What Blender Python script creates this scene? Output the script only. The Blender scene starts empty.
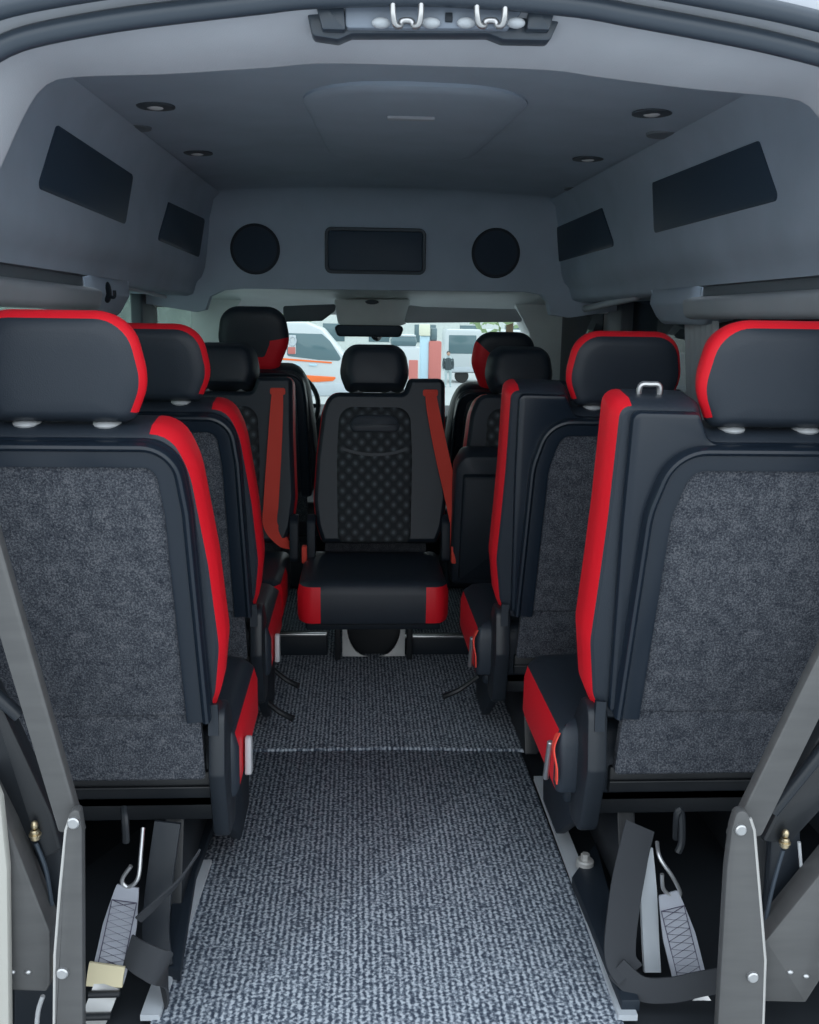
import bpy, bmesh, math, random
from mathutils import Vector, Matrix
random.seed(7)
SC = bpy.context.scene
COL = SC.collection
PI = math.pi
R = math.radians

# ------------------------------------------------------------------ camera
W, H, F = 819.0, 1024.0, 950.0
CAM = Vector((-0.12, 0.0, 1.24))
PITCH, YAW, ROLL = R(11.43), R(3.3), R(0.85)
RM = Matrix.Rotation(-YAW, 3, 'Z') @ Matrix.Rotation(PI / 2 - PITCH, 3, 'X') @ Matrix.Rotation(ROLL, 3, 'Z')
cd = bpy.data.cameras.new('camera'); cam = bpy.data.objects.new('camera', cd); COL.objects.link(cam)
cam.matrix_world = Matrix.Translation(CAM) @ RM.to_4x4()
cd.sensor_fit = 'HORIZONTAL'; cd.sensor_width = 36.0; cd.lens = 36.0 * F / W
cd.clip_start = 0.02; cd.clip_end = 500
SC.camera = cam

def at(px, py, x=None, y=None, z=None):
    d = RM @ Vector(((px - W / 2) / F, -(py - H / 2) / F, -1.0))
    if y is not None: t = (y - CAM.y) / d.y
    elif x is not None: t = (x - CAM.x) / d.x
    else: t = (z - CAM.z) / d.z
    return CAM + d * t

# ------------------------------------------------------------------ materials
def mat(name, col, rough=0.5, metal=0.0, spec=0.5, build=None, coat=0.0):
    m = bpy.data.materials.new(name); m.use_nodes = True
    nt = m.node_tree; b = nt.nodes['Principled BSDF']
    b.inputs['Base Color'].default_value = (*col, 1); b.inputs['Roughness'].default_value = rough
    b.inputs['Metallic'].default_value = metal; b.inputs['Specular IOR Level'].default_value = spec
    if coat: b.inputs['Coat Weight'].default_value = coat; b.inputs['Coat Roughness'].default_value = 0.2
    if build: build(nt, b)
    return m
def N(nt, t, **kw):
    n = nt.nodes.new(t)
    for k, v in kw.items():
        if k in n.inputs: n.inputs[k].default_value = v
        else: setattr(n, k, v)
    return n
def coords(nt, scale=(1, 1, 1), rot=(0, 0, 0)):
    tc = nt.nodes.new('ShaderNodeTexCoord'); mp = nt.nodes.new('ShaderNodeMapping')
    mp.inputs['Scale'].default_value = scale; mp.inputs['Rotation'].default_value = rot
    nt.links.new(tc.outputs['Object'], mp.inputs['Vector']); return mp.outputs['Vector']
def ramp(nt, fac, stops):
    r = nt.nodes.new('ShaderNodeValToRGB'); e = r.color_ramp.elements
    e[0].position, e[0].color = stops[0][0], (*stops[0][1], 1)
    e[1].position, e[1].color = stops[-1][0], (*stops[-1][1], 1)
    for p, c in stops[1:-1]:
        q = e.new(p); q.color = (*c, 1)
    nt.links.new(fac, r.inputs['Fac']); return r.outputs['Color']
def bump(nt, b, h, dist=0.001, strength=0.5):
    bp = nt.nodes.new('ShaderNodeBump'); bp.inputs['Distance'].default_value = dist; bp.inputs['Strength'].default_value = strength
    nt.links.new(h, bp.inputs['Height']); nt.links.new(bp.outputs['Normal'], b.inputs['Normal'])

def leather_nodes(nt, b):
    v = nt.nodes.new('ShaderNodeTexVoronoi'); v.inputs['Scale'].default_value = 420
    nt.links.new(coords(nt), v.inputs['Vector']); bump(nt, b, v.outputs['Distance'], 0.0006, 0.35)
def carpet_nodes(c0, c1, c2, scale):
    def f(nt, b):
        co = coords(nt)
        n1 = N(nt, 'ShaderNodeTexNoise', Scale=scale, Detail=3.0, Roughness=0.7)
        n2 = N(nt, 'ShaderNodeTexNoise', Scale=scale * 0.12, Detail=2.0)
        nt.links.new(co, n1.inputs['Vector']); nt.links.new(co, n2.inputs['Vector'])
        mx = N(nt, 'ShaderNodeMath', operation='MULTIPLY_ADD'); mx.inputs[1].default_value = 0.25
        nt.links.new(n2.outputs['Fac'], mx.inputs[0])
        sub = N(nt, 'ShaderNodeMath', operation='SUBTRACT'); sub.inputs[1].default_value = 0.125
        nt.links.new(n1.outputs['Fac'], sub.inputs[0]); nt.links.new(sub.outputs[0], mx.inputs[2])
        nt.links.new(ramp(nt, mx.outputs[0], [(0.33, c0), (0.5, c1), (0.68, c2)]), b.inputs['Base Color'])
        bump(nt, b, n1.outputs['Fac'], 0.003, 0.7)
    return f
def mat_nodes(bright):
    def f(nt, b):
        co = coords(nt, (1, 1, 0))
        # ribs along the length of the van broken into small knots
        w = N(nt, 'ShaderNodeTexWave', Scale=25.0, Distortion=1.6, Detail=2.0); w.bands_direction = 'X'
        w.inputs['Detail Scale'].default_value = 3.5
        v = nt.nodes.new('ShaderNodeTexVoronoi'); v.inputs['Scale'].default_value = 120
        n = N(nt, 'ShaderNodeTexNoise', Scale=150.0, Detail=3.0)
        for q in (w, v, n): nt.links.new(co, q.inputs['Vector'])
        a = N(nt, 'ShaderNodeMath', operation='MULTIPLY_ADD'); a.inputs[1].default_value = 0.24
        nt.links.new(w.outputs['Fac'], a.inputs[0]); nt.links.new(n.outputs['Fac'], a.inputs[2])
        s = N(nt, 'ShaderNodeMath', operation='MULTIPLY_ADD'); s.inputs[1].default_value = -0.35
        nt.links.new(v.outputs['Distance'], s.inputs[0]); nt.links.new(a.outputs[0], s.inputs[2])
        k = bright
        nt.links.new(ramp(nt, s.outputs[0], [(0.24, (0.04 * k, 0.052 * k, 0.075 * k)), (0.42, (0.13 * k, 0.155 * k, 0.19 * k)), (0.62, (0.40 * k, 0.44 * k, 0.49 * k))]), b.inputs['Base Color'])
        bump(nt, b, s.outputs[0], 0.004, 0.8)
    return f
def liner_nodes(c):
    def f(nt, b):
        n = N(nt, 'ShaderNodeTexNoise', Scale=6.0, Detail=4.0)
        nt.links.new(coords(nt), n.inputs['Vector'])
        nt.links.new(ramp(nt, n.outputs['Fac'], [(0.3, tuple(x * 0.94 for x in c)), (0.7, tuple(x * 1.05 for x in c))]), b.inputs['Base Color'])
        m = N(nt, 'ShaderNodeTexNoise', Scale=500.0, Detail=2.0); nt.links.new(coords(nt), m.inputs['Vector'])
        bump(nt, b, m.outputs['Fac'], 0.0008, 0.3)
    return f
def insert_nodes(nt, b):
    co = coords(nt, (1, 0, 1))
    v = nt.nodes.new('ShaderNodeTexVoronoi'); v.inputs['Scale'].default_value = 26; v.inputs['Randomness'].default_value = 0.0
    nt.links.new(coords(nt, (1, 0, 1), (0, R(45), 0)), v.inputs['Vector'])
    n = N(nt, 'ShaderNodeTexNoise', Scale=260.0); nt.links.new(co, n.inputs['Vector'])
    mul = N(nt, 'ShaderNodeMath', operation='MULTIPLY_ADD'); mul.inputs[1].default_value = 0.25
    nt.links.new(n.outputs['Fac'], mul.inputs[0]); nt.links.new(v.outputs['Distance'], mul.inputs[2])
    nt.links.new(ramp(nt, mul.outputs[0], [(0.22, (0.10, 0.115, 0.13)), (0.36, (0.045, 0.052, 0.06)), (0.6, (0.018, 0.022, 0.027))]), b.inputs['Base Color'])
    bump(nt, b, v.outputs['Distance'], -0.006, 0.8)
def web_nodes(nt, b):
    w = N(nt, 'ShaderNodeTexWave', Scale=220.0, Distortion=0.0); w.bands_direction = 'DIAGONAL'
    nt.links.new(coords(nt), w.inputs['Vector']); bump(nt, b, w.outputs['Fac'], 0.0008, 0.5)
def brushed(nt, b):
    n = N(nt, 'ShaderNodeTexNoise', Scale=9.0, Detail=5.0); nt.links.new(coords(nt, (1, 1, 6)), n.inputs['Vector'])
    nt.links.new(ramp(nt, n.outputs['Fac'], [(0.3, (0.088, 0.09, 0.092)), (0.7, (0.104, 0.106, 0.108))]), b.inputs['Base Color'])

M = {}
M['leather'] = mat('black leather', (0.021, 0.029, 0.041), 0.45, spec=0.4, build=leather_nodes)
M['red'] = mat('red leather', (0.78, 0.013, 0.026), 0.45, spec=0.35, build=leather_nodes)
M['shell'] = mat('satin black plastic', (0.010, 0.017, 0.028), 0.30, spec=0.42)
M['plastic'] = mat('matt black plastic', (0.013, 0.020, 0.030), 0.55, spec=0.35)
M['cover'] = mat('grey black plastic', (0.016, 0.021, 0.028), 0.38, spec=0.4)
M['carpet'] = mat('seat back carpet', (0.08, 0.09, 0.11), 0.95, spec=0.1, build=carpet_nodes((0.021, 0.025, 0.034), (0.057, 0.064, 0.078), (0.138, 0.144, 0.158), 300))
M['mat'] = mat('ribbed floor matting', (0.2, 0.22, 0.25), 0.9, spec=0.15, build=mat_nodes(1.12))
M['mat_dark'] = mat('ribbed floor matting darker tone', (0.1, 0.1, 0.1), 0.9, spec=0.15, build=mat_nodes(0.85))  # same rib pattern in a darker tone, for the front section
M['liner'] = mat('grey headliner', (0.30, 0.325, 0.37), 0.85, spec=0.2, build=liner_nodes((0.42, 0.495, 0.585)))
M['lip'] = mat('pale grey trim', (0.40, 0.42, 0.46), 0.6, spec=0.3, build=liner_nodes((0.46, 0.49, 0.54)))
M['beam'] = mat('grey trim plastic', (0.26, 0.28, 0.30), 0.55, build=liner_nodes((0.46, 0.50, 0.54)))
M['dark_trim'] = mat('dark grey trim', (0.08, 0.097, 0.115), 0.55)
M['tint'] = mat('dark glossy panel', (0.032, 0.056, 0.088), 0.55)
M['mesh'] = mat('speaker cloth', (0.028, 0.046, 0.072), 0.8)
M['cab'] = mat('pale cab trim', (0.42, 0.45, 0.45), 0.6, build=liner_nodes((0.80, 0.84, 0.84)))
M['steel'] = mat('grey painted steel', (0.17, 0.17, 0.17), 0.42, metal=0.25, build=brushed)
M['zinc'] = mat('zinc plated steel', (0.5, 0.51, 0.52), 0.3, metal=0.85)
M['edge'] = mat('bare steel edge', (0.50, 0.50, 0.49), 0.4, metal=0.4)
M['brass'] = mat('brass', (0.55, 0.46, 0.30), 0.3, metal=0.9)
M['white_metal'] = mat('white painted metal', (0.62, 0.64, 0.64), 0.45)
M['sleeve'] = mat('light grey plastic', (0.45, 0.47, 0.49), 0.35)
M['black_metal'] = mat('black powder coated steel', (0.012, 0.015, 0.019), 0.45)
M['webbing'] = mat('black webbing', (0.030, 0.034, 0.041), 0.75, build=web_nodes)
M['grey_web'] = mat('pale grey webbing', (0.33, 0.35, 0.40), 0.8, build=web_nodes)
M['tan'] = mat('tan label cloth', (0.62, 0.56, 0.38), 0.8)
M['thread'] = mat('dark thread', (0.06, 0.055, 0.09), 0.8)
M['belt'] = mat('red webbing', (0.85, 0.075, 0.05), 0.7, build=web_nodes)
M['rubber'] = mat('rubber seal', (0.040, 0.055, 0.075), 0.38)
M['white_paint'] = mat('white car paint', (0.52, 0.55, 0.57), 0.3, coat=0.5)
M['steel_edge'] = mat('beige edge trim', (0.40, 0.40, 0.37), 0.6)
M['insert'] = mat('quilted seat cloth', (0.03, 0.03, 0.035), 0.85, build=insert_nodes)
M['lamp'] = mat('lamp lens', (0.8, 0.8, 0.8), 0.15)
M['rail'] = mat('overhead rail', (0.17, 0.195, 0.22), 0.55)
M['latch_grey'] = mat('galvanised latch plate', (0.20, 0.24, 0.30), 0.5)
M['curtain'] = mat('grey curtain cloth', (0.48, 0.52, 0.55), 0.9)
M['orange'] = mat('orange marking', (0.85, 0.16, 0.03), 0.5)
M['redpaint'] = mat('faded red paint', (0.50, 0.15, 0.13), 0.5)
M['bluepaint'] = mat('pale blue paint', (0.45, 0.62, 0.72), 0.5)
M['cream'] = mat('cream panel', (0.70, 0.70, 0.56), 0.6)
M['car_glass'] = mat('vehicle glass', (0.10, 0.16, 0.18), 0.08)
M['tyre'] = mat('tyre rubber', (0.02, 0.02, 0.02), 0.8)
M['skin'] = mat('skin', (0.45, 0.28, 0.2), 0.6)
M['cloth_dark'] = mat('dark grey clothing', (0.06, 0.08, 0.09), 0.9)
M['cloth_pale'] = mat('pale trousers', (0.42, 0.5, 0.52), 0.9)
M['leaf'] = mat('tree leaves', (0.30, 0.40, 0.22), 0.8)
M['bark'] = mat('tree bark', (0.12, 0.08, 0.05), 0.9)
M['wallpaint'] = mat('pale building render', (0.62, 0.66, 0.64), 0.8, build=liner_nodes((0.62, 0.66, 0.64)))
def asphalt(nt, b):
    n = N(nt, 'ShaderNodeTexNoise', Scale=40.0, Detail=5.0); nt.links.new(coords(nt), n.inputs['Vector'])
    nt.links.new(ramp(nt, n.outputs['Fac'], [(0.3, (0.40, 0.41, 0.41)), (0.7, (0.50, 0.51, 0.51))]), b.inputs['Base Color'])
M['ground'] = mat('pale paving', (0.5, 0.5, 0.5), 0.9, build=asphalt)
def glass(name, tint, ior=0.8):
    m = bpy.data.materials.new(name); m.use_nodes = True; nt = m.node_tree; nt.nodes.clear()
    o = nt.nodes.new('ShaderNodeOutputMaterial'); t = nt.nodes.new('ShaderNodeBsdfTransparent'); t.inputs[0].default_value = (*tint, 1)
    g = nt.nodes.new('ShaderNodeBsdfGlossy'); g.inputs['Roughness'].default_value = 0.03
    lw = nt.nodes.new('ShaderNodeLayerWeight'); lw.inputs['Blend'].default_value = 0.5
    pw = N(nt, 'ShaderNodeMath', operation='POWER'); pw.inputs[1].default_value = 5.0; nt.links.new(lw.outputs['Facing'], pw.inputs[0])
    f = N(nt, 'ShaderNodeMath', operation='MULTIPLY_ADD'); f.inputs[1].default_value = ior; f.inputs[2].default_value = 0.03; nt.links.new(pw.outputs[0], f.inputs[0])
    x = nt.nodes.new('ShaderNodeMixShader'); nt.links.new(f.outputs[0], x.inputs[0]); nt.links.new(t.outputs[0], x.inputs[1]); nt.links.new(g.outputs[0], x.inputs[2])
    nt.links.new(x.outputs[0], o.inputs[0]); return m
M['glass'] = glass('windscreen glass', (0.82, 0.90, 0.88))
M['tint_glass'] = glass('privacy glass', (0.05, 0.06, 0.07), 0.5)
M['mid_glass'] = glass('lightly tinted glass', (0.5, 0.58, 0.55))

# ------------------------------------------------------------------ mesh helpers
def obj(name, bm, m, parent=None, angle=38, recalc=True):
    if recalc: bmesh.ops.recalc_face_normals(bm, faces=bm.faces[:])
    me = bpy.data.meshes.new(name); bm.to_mesh(me); bm.free()
    me.materials.append(M[m])
    for p in me.polygons: p.use_smooth = True
    me.set_sharp_from_angle(angle=R(angle))
    o = bpy.data.objects.new(name, me); COL.objects.link(o)
    if parent: o.parent = parent
    return o
def tag(o, label=None, cat=None, group=None, kind=None):
    if label: o['label'] = label
    if cat: o['category'] = cat
    if group: o['group'] = group
    if kind: o['kind'] = kind
    return o
def empty(name, loc=(0, 0, 0), rz=0.0, s=1.0):
    o = bpy.data.objects.new(name, None); COL.objects.link(o); o.location = loc; o.rotation_euler = (0, 0, rz); o.scale = s if isinstance(s, tuple) else (s, s, s)
    o.empty_display_size = 0.1
    return o
def struct(name, bm, m, label=None):
    o = obj(name, bm, m); o['kind'] = 'structure'
    if label: o['label'] = label
    return o
def BM(): return bmesh.new()

def rp(pts, n=6):
    """polygon with rounded corners: [(x, y, r)] -> [(x, y)]"""
    out = []; k = len(pts)
    for i in range(k):
        a = Vector(pts[i - 1][:2]); p = Vector(pts[i][:2]); b = Vector(pts[(i + 1) % k][:2]); r = pts[i][2] if len(pts[i]) > 2 else 0
        if r <= 0: out.append(tuple(p)); continue
        u = (a - p).normalized(); v = (b - p).normalized(); ang = u.angle(v)
        if ang > PI - 0.02: out.append(tuple(p)); continue
        t = min(r / math.tan(ang / 2), (a - p).length * 0.49, (b - p).length * 0.49); rr = t * math.tan(ang / 2)
        c = p + (u + v).normalized() * (rr / math.sin(ang / 2))
        s = p + u * t - c; e = p + v * t - c
        a0 = math.atan2(s.y, s.x); a1 = math.atan2(e.y, e.x); d = (a1 - a0 + PI) % (2 * PI) - PI
        for q in range(n + 1):
            w = a0 + d * q / n; out.append((c.x + rr * math.cos(w), c.y + rr * math.sin(w)))
    return out
def resample(pts, step):
    out = []; k = len(pts)
    for i in range(k):
        a = Vector(pts[i]); b = Vector(pts[(i + 1) % k]); n = max(1, int((b - a).length / step))
        for q in range(n): out.append(tuple(a.lerp(b, q / n)))
    return out
def inset(pts, d):
    k = len(pts); area = sum(pts[i][0] * pts[(i + 1) % k][1] - pts[(i + 1) % k][0] * pts[i][1] for i in range(k)); sg = 1 if area > 0 else -1
    out = []
    for i in range(k):
        a = Vector(pts[i - 1]); p = Vector(pts[i]); b = Vector(pts[(i + 1) % k])
        u = (p - a); v = (b - p)
        if u.length < 1e-9: u = v
        if v.length < 1e-9: v = u
        n1 = Vector((-u.y, u.x)).normalized(); n2 = Vector((-v.y, v.x)).normalized(); n = n1 + n2
        n = n.normalized() if n.length > 1e-6 else n1
        n = n / max(0.5, n.dot(n1)); out.append(tuple(p + n * d * sg))
    return out
def P3(axis, u, v, a):
    return (u, a, v) if axis == 'y' else (a, u, v) if axis == 'x' else (u, v, a)
def puffy(bm, outline, layers, axis='y', split=None, bm2=None, caps=(1, 1)):
    """skin rings of an outline; layers = [(depth, inset[, scale])]; faces for which split(midpoint, layer) is true go to bm2"""
    k = len(outline); cx = sum(p[0] for p in outline) / k; cy = sum(p[1] for p in outline) / k
    rings = []
    for L in layers:
        q = inset(outline, L[1]) if L[1] else outline
        if len(L) > 2: q = [(cx + (x - cx) * L[2], cy + (y - cy) * L[2]) for x, y in q]
        rings.append([P3(axis, x, y, L[0]) for x, y in q])
    A = [[bm.verts.new(p) for p in r] for r in rings]
    B = {}
    def v2(j, i):
        if (j, i) not in B: B[(j, i)] = bm2.verts.new(rings[j][i])
        return B[(j, i)]
    for j in range(len(rings) - 1):
        for i in range(k):
            n = (i + 1) % k
            mid = ((outline[i][0] + outline[n][0]) / 2, (outline[i][1] + outline[n][1]) / 2)
            if split and split(mid, j): bm2.faces.new((v2(j, i), v2(j, n), v2(j + 1, n), v2(j + 1, i)))
            else: bm.faces.new((A[j][i], A[j][n], A[j + 1][n], A[j + 1][i]))
    if caps[0]: bm.faces.new(A[0])
    if caps[1]: bm.faces.new(A[-1][::-1])
    loose = [v for v in bm.verts if not v.link_faces]
    bmesh.ops.delete(bm, geom=loose, context='VERTS')
    return bm
def prism(bm, outline, a0, a1, axis='y', b=0.004):
    if a1 < a0: a0, a1 = a1, a0
    b = min(b, (a1 - a0) * 0.45)
    if b <= 0: return puffy(bm, outline, [(a0, 0), (a1, 0)], axis)
    return puffy(bm, outline, [(a0, b), (a0 + b * 0.3, b * 0.3), (a0 + b, 0), (a1 - b, 0), (a1 - b * 0.3, b * 0.3), (a1, b)], axis)
def box(bm, x0, x1, y0, y1, z0, z1, b=0.004):
    b = min(b, 0.45 * min(x1 - x0, y1 - y0, z1 - z0))
    return prism(bm, rp([(x0, y0, b), (x1, y0, b), (x1, y1, b), (x0, y1, b)], 3), z0, z1, 'z', b)
def frames(pts):
    t = [(pts[min(i + 1, len(pts) - 1)] - pts[max(i - 1, 0)]).normalized() for i in range(len(pts))]
    n = t[0].orthogonal().normalized(); out = []
    for i, q in enumerate(t):
        n = (n - q * n.dot(q)); n = n.normalized() if n.length > 1e-6 else q.orthogonal().normalized()
        out.append((n, q.cross(n)))
    return out
def tube(bm, pts, r, n=10):
    pts = [Vector(p) for p in pts]; fr = frames(pts); rr = r if isinstance(r, (list, tuple)) else [r] * len(pts); rings = []
    for p, (a, b), q in zip(pts, fr, rr):
        rings.append([bm.verts.new(p + (a * math.cos(2 * PI * i / n) + b * math.sin(2 * PI * i / n)) * q) for i in range(n)])
    for j in range(len(rings) - 1):
        for i in range(n): bm.faces.new((rings[j][i], rings[j][(i + 1) % n], rings[j + 1][(i + 1) % n], rings[j + 1][i]))
    bm.faces.new(rings[0][::-1]); bm.faces.new(rings[-1]); return bm
def spline(pts, n=8):
    P = [Vector(p) for p in pts]; out = []
    for i in range(len(P) - 1):
        a, b, c, d = P[max(i - 1, 0)], P[i], P[i + 1], P[min(i + 2, len(P) - 1)]
        for q in range(n):
            t = q / n
            out.append(0.5 * ((2 * b) + (c - a) * t + (2 * a - 5 * b + 4 * c - d) * t * t + (3 * b - a - 3 * c + d) * t ** 3))
    out.append(P[-1]); return out
def strap(bm, pts, width, th=0.003, wdir=(1, 0, 0)):
    pts = [Vector(p) for p in pts]; k = len(pts); rings = []
    for i, p in enumerate(pts):
        t = (pts[min(i + 1, k - 1)] - pts[max(i - 1, 0)]).normalized()
        w0 = wdir[i] if isinstance(wdir, list) else wdir
        w = Vector(w0); w = (w - t * w.dot(t)).normalized(); n = t.cross(w); wd = width[i] if isinstance(width, list) else width
        rings.append([bm.verts.new(p + w * a * wd / 2 + n * b * th / 2) for a, b in ((-1, -1), (1, -1), (1, 1), (-1, 1))])
    for j in range(k - 1):
        for i in range(4): bm.faces.new((rings[j][i], rings[j][(i + 1) % 4], rings[j + 1][(i + 1) % 4], rings[j + 1][i]))
    bm.faces.new(rings[0][::-1]); bm.faces.new(rings[-1]); return bm
def ball(bm, c, rx, ry, rz, u=16, v=10):
    g = bmesh.ops.create_uvsphere(bm, u_segments=u, v_segments=v, radius=1.0)
    for q in g['verts']: q.co = Vector((c[0] + q.co.x * rx, c[1] + q.co.y * ry, c[2] + q.co.z * rz))
    return bm
def cyl(bm, p0, p1, r, n=16, b=0.0):
    p0, p1 = Vector(p0), Vector(p1); d = (p1 - p0).normalized()
    if b: return tube(bm, [p0, p0 + d * 1e-4, p0 + d * b, p1 - d * b, p1 - d * 1e-4, p1], [r - b, r - b, r, r, r - b, r - b], n)
    return tube(bm, [p0, p1], r, n)
def loft(bm, rows, close=False):
    V = [[bm.verts.new(p) for p in r] for r in rows]
    for j in range(len(V) - 1):
        k = len(V[j])
        for i in range(k if close else k - 1): bm.faces.new((V[j][i], V[j][(i + 1) % k], V[j + 1][(i + 1) % k], V[j + 1][i]))
    return bm
def tilt(bm, ang, hz):
    bmesh.ops.transform(bm, matrix=Matrix.Translation((0, 0, hz)) @ Matrix.Rotation(ang, 4, 'X') @ Matrix.Translation((0, 0, -hz)), verts=bm.verts[:])
    return bm

# ------------------------------------------------------------------ passenger seats
TILT = R(9)
HZ = 0.42
PAD_HUMP = rp([(-.27, .455, .03), (.225, .455, .03), (.250, .53, .12), (.262, .63, .2), (.250, .80, .3), (.226, .985, .2), (.192, 1.062, .07),
               (-.125, 1.062, .02), (-.145, 1.120, .022), (-.302, 1.122, .030), (-.304, .90, .3), (-.308, .78, .3), (-.314, .64, .15), (-.298, .52, .08)], 5)
PAD_PLAIN = rp([(-.225, .455, .03), (.225, .455, .03), (.250, .53, .12), (.262, .63, .2), (.250, .80, .3), (.226, .985, .2), (.18, 1.062, .08),
                (-.18, 1.062, .08), (-.226, .985, .2), (-.250, .80, .3), (-.262, .63, .2), (-.250, .53, .12)], 5)
SHELL_HUMP = rp([(-.258, .49, .01), (.236, .49, .01), (.222, .92, .2), (.206, 1.048, .085), (-.128, 1.048, .03), (-.152, 1.104, .012), (-.274, 1.106, .016), (-.272, .9, .3)], 6)
SHELL_PLAIN = rp([(-.236, .49, .01), (.236, .49, .01), (.222, .92, .2), (.206, 1.048, .085), (-.206, 1.048, .085), (-.222, .92, .2)], 6)
HEAD = rp([(-.122, 1.068, .03), (.122, 1.068, .03), (.153, 1.14, .10), (.131, 1.263, .094), (-.131, 1.263, .094), (-.153, 1.14, .10)], 8)
HEAD_TALL = rp([(-.095, 1.035, .04), (.095, 1.035, .04), (.150, 1.17, .12), (.128, 1.315, .10), (-.128, 1.315, .10), (-.150, 1.17, .12)], 8)

def side_cover(x0, x1):
    return prism(BM(), rp([(-.100, .36, .02), (-.055, .20, .03), (.03, .19, .03), (.075, .28, .04), (.06, .40, .05), (-.02, .49, .03), (-.080, .485, .03)], 5), x0, x1, 'x', .008)

def make_seat(name, label, cat, group, loc, rz=0.0, s=(1, 1, 1), hump=True, style='forward', side=1, belt=None, pedals=()):
    t = empty(name, loc, rz, s); tag(t, label, cat, group)
    pad = resample(PAD_HUMP if hump else PAD_PLAIN, .03)
    red = BM()
    hx = -.258 if hump else -.16
    def is_red(m, j):
        x, z = m
        if z < .47 or j > 4: return False
        if j == 0: return False
        return (x > .158 and z > .47) or x < hx
    b = BM(); puffy(b, pad, [(-.055, .016), (-.05, .010), (-.028, 0), (.0, 0), (.035, 0), (.062, .005), (.08, .012), (.088, .022)], 'y', is_red, red)
    obj('backrest', tilt(b, TILT, HZ), 'leather', t)
    rl, rr = BM(), red.copy()
    bmesh.ops.delete(rr, geom=[v for v in rr.verts if v.co.x < 0], context='VERTS')
    rl = red; bmesh.ops.delete(rl, geom=[v for v in rl.verts if v.co.x > 0], context='VERTS')
    for q in (rl, rr):
        o = obj('side_bolster', tilt(q, TILT, HZ), 'red' if style != 'front' else 'leather', t); o['label'] = 'red side bolster'
    # hard back shell with raised frame
    b = BM(); prism(b, SHELL_HUMP if hump else SHELL_PLAIN, -.074, -.050, 'y', .009)
    fr = rp([(-.250 if hump else -.236, .488, 0), (-.236 if hump else -.222, .92, .2), (-.200, 1.046, .085), (.204, 1.046, .085), (.220, .92, .2), (.234, .488, 0)], 9)
    k0 = [i for i, p in enumerate(fr)]
    pth = resample(fr, .03)
    # open path: start at first vertex, stop at last vertex
    last = min(range(len(pth)), key=lambda i: (Vector(pth[i]) - Vector(fr[-1])).length)
    pth = pth[:last + 1]
    prof = [(0, -.070), (0, -.088), (.003, -.095), (.008, -.097), (.013, -.094), (.016, -.088), (.2, -.089), (.8, -.092), (.93, -.091), (1.0, -.080), (1.02, -.070)]
    rows = []
    for i, p in enumerate(pth):
        a = Vector(pth[max(i - 1, 0)]); c = Vector(pth[min(i + 1, len(pth) - 1)]); d = (c - a).normalized(); n = Vector((d.y, -d.x))
        wide = .046 + (.006 if hump and p[0] < 0 else .002) * abs(n.x) ** 2
        rows.append([(p[0] + n.x * (o if o < .02 and o > 0 else o * wide), y, p[1] + n.y * (o if o < .02 and o > 0 else o * wide)) for o, y in prof])
    loft(b, rows)
    for r in (rows[0], rows[-1]): b.faces.new([b.verts.new(q) for q in r])
    obj('back_shell', tilt(b, TILT, HZ), 'shell', t)
    iw = .205
    b = BM(); prism(b, rp([(-.225, .50, .004), (.212, .50, .004), (.202, .92, .2), (.180, 1.015, .06), (-.175, 1.015, .06), (-.212, .92, .2)], 5), -.086, -.070, 'y', .004)
    obj('carpet_panel', tilt(b, TILT, HZ), 'carpet' if style != 'front' else 'leather', t)
    b = BM(); puffy(b, rp([(-.242, .345, .012), (.222, .345, .012), (.214, .512, .008), (-.230, .512, .008)], 4), [(-.060, .004), (-.084, .003), (-.088, .008)], 'y')
    obj('lower_carpet', tilt(b, R(3), HZ), 'carpet', t)
    # headrest
    hr = resample(HEAD if style != 'front' else HEAD_TALL, .025); band = BM()
    def hb(m, j):
        if style == 'front': return (m[0] * side > -.01 and m[1] < 1.19) if side > 0 else (m[0] < -.05 and m[1] < 1.27)
        return 3 <= j <= (4 if style == 'rear' else 6) and m[1] > 1.09
    b = BM(); puffy(b, hr, [(q[0] + .014, *q[1:]) for q in [(-.0735, .011, .5), (-.072, .011, .78), (-.068, .011, .93), (-.061, .011), (-.052, .003), (-.042, 0), (-.015, .006), (.02, .018), (.046, .022, .94), (.054, .022, .87), (.058, .022, .7)]], 'y', hb, band)
    h = obj('headrest', tilt(b, TILT, HZ), 'leather', t)
    o = obj('headrest_band', tilt(band, TILT, HZ), 'red', h); o['label'] = 'red band round the headrest'
    for x in (-.070, .070):
        b = BM(); ball(b, (x, -.016, 1.062), .025, .026, .009); cyl(b, (x, -.010, 1.03), (x, -.010, 1.085), .006, 10)
        o = obj('headrest_sleeve', tilt(b, TILT, HZ), 'sleeve', h); o['label'] = 'light grey headrest post sleeve'
    # cushion
    cl, cr = (-.345, .275) if style == 'forward' else (-.285, .305) if style == 'rear' else (-.27, .27)
    cf = .44 if style == 'forward' else .53
    cu = resample(rp([(cl, -.02, .02), (cr, -.02, .02), (cr, cf - .06, .05), (cr - .03, cf, .05), (cl + .03, cf, .05), (cl, cf - .06, .05)], 5), .03)
    red = BM()
    def cred(m, j): return j in (1, 2, 3) and m[1] > (.0 if style == 'forward' else .21) and (m[0] < cl + .09 or m[0] > cr - .09)
    b = BM(); puffy(b, cu, [(.262, .02), (.270, .006), (.29, 0), (.375, 0), (.405, .008), (.417, .022), (.422, .022, .95), (.425, .022, .8)], 'z', cred, red)
    obj('cushion', b, 'leather', t)
    rr = red.copy()
    bmesh.ops.delete(rr, geom=[v for v in rr.verts if v.co.x < 0], context='VERTS'); bmesh.ops.delete(red, geom=[v for v in red.verts if v.co.x > 0], context='VERTS')
    for q in (red, rr):
        o = obj('cushion_side', q, 'red', t); o['label'] = 'red cushion corner'
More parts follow.
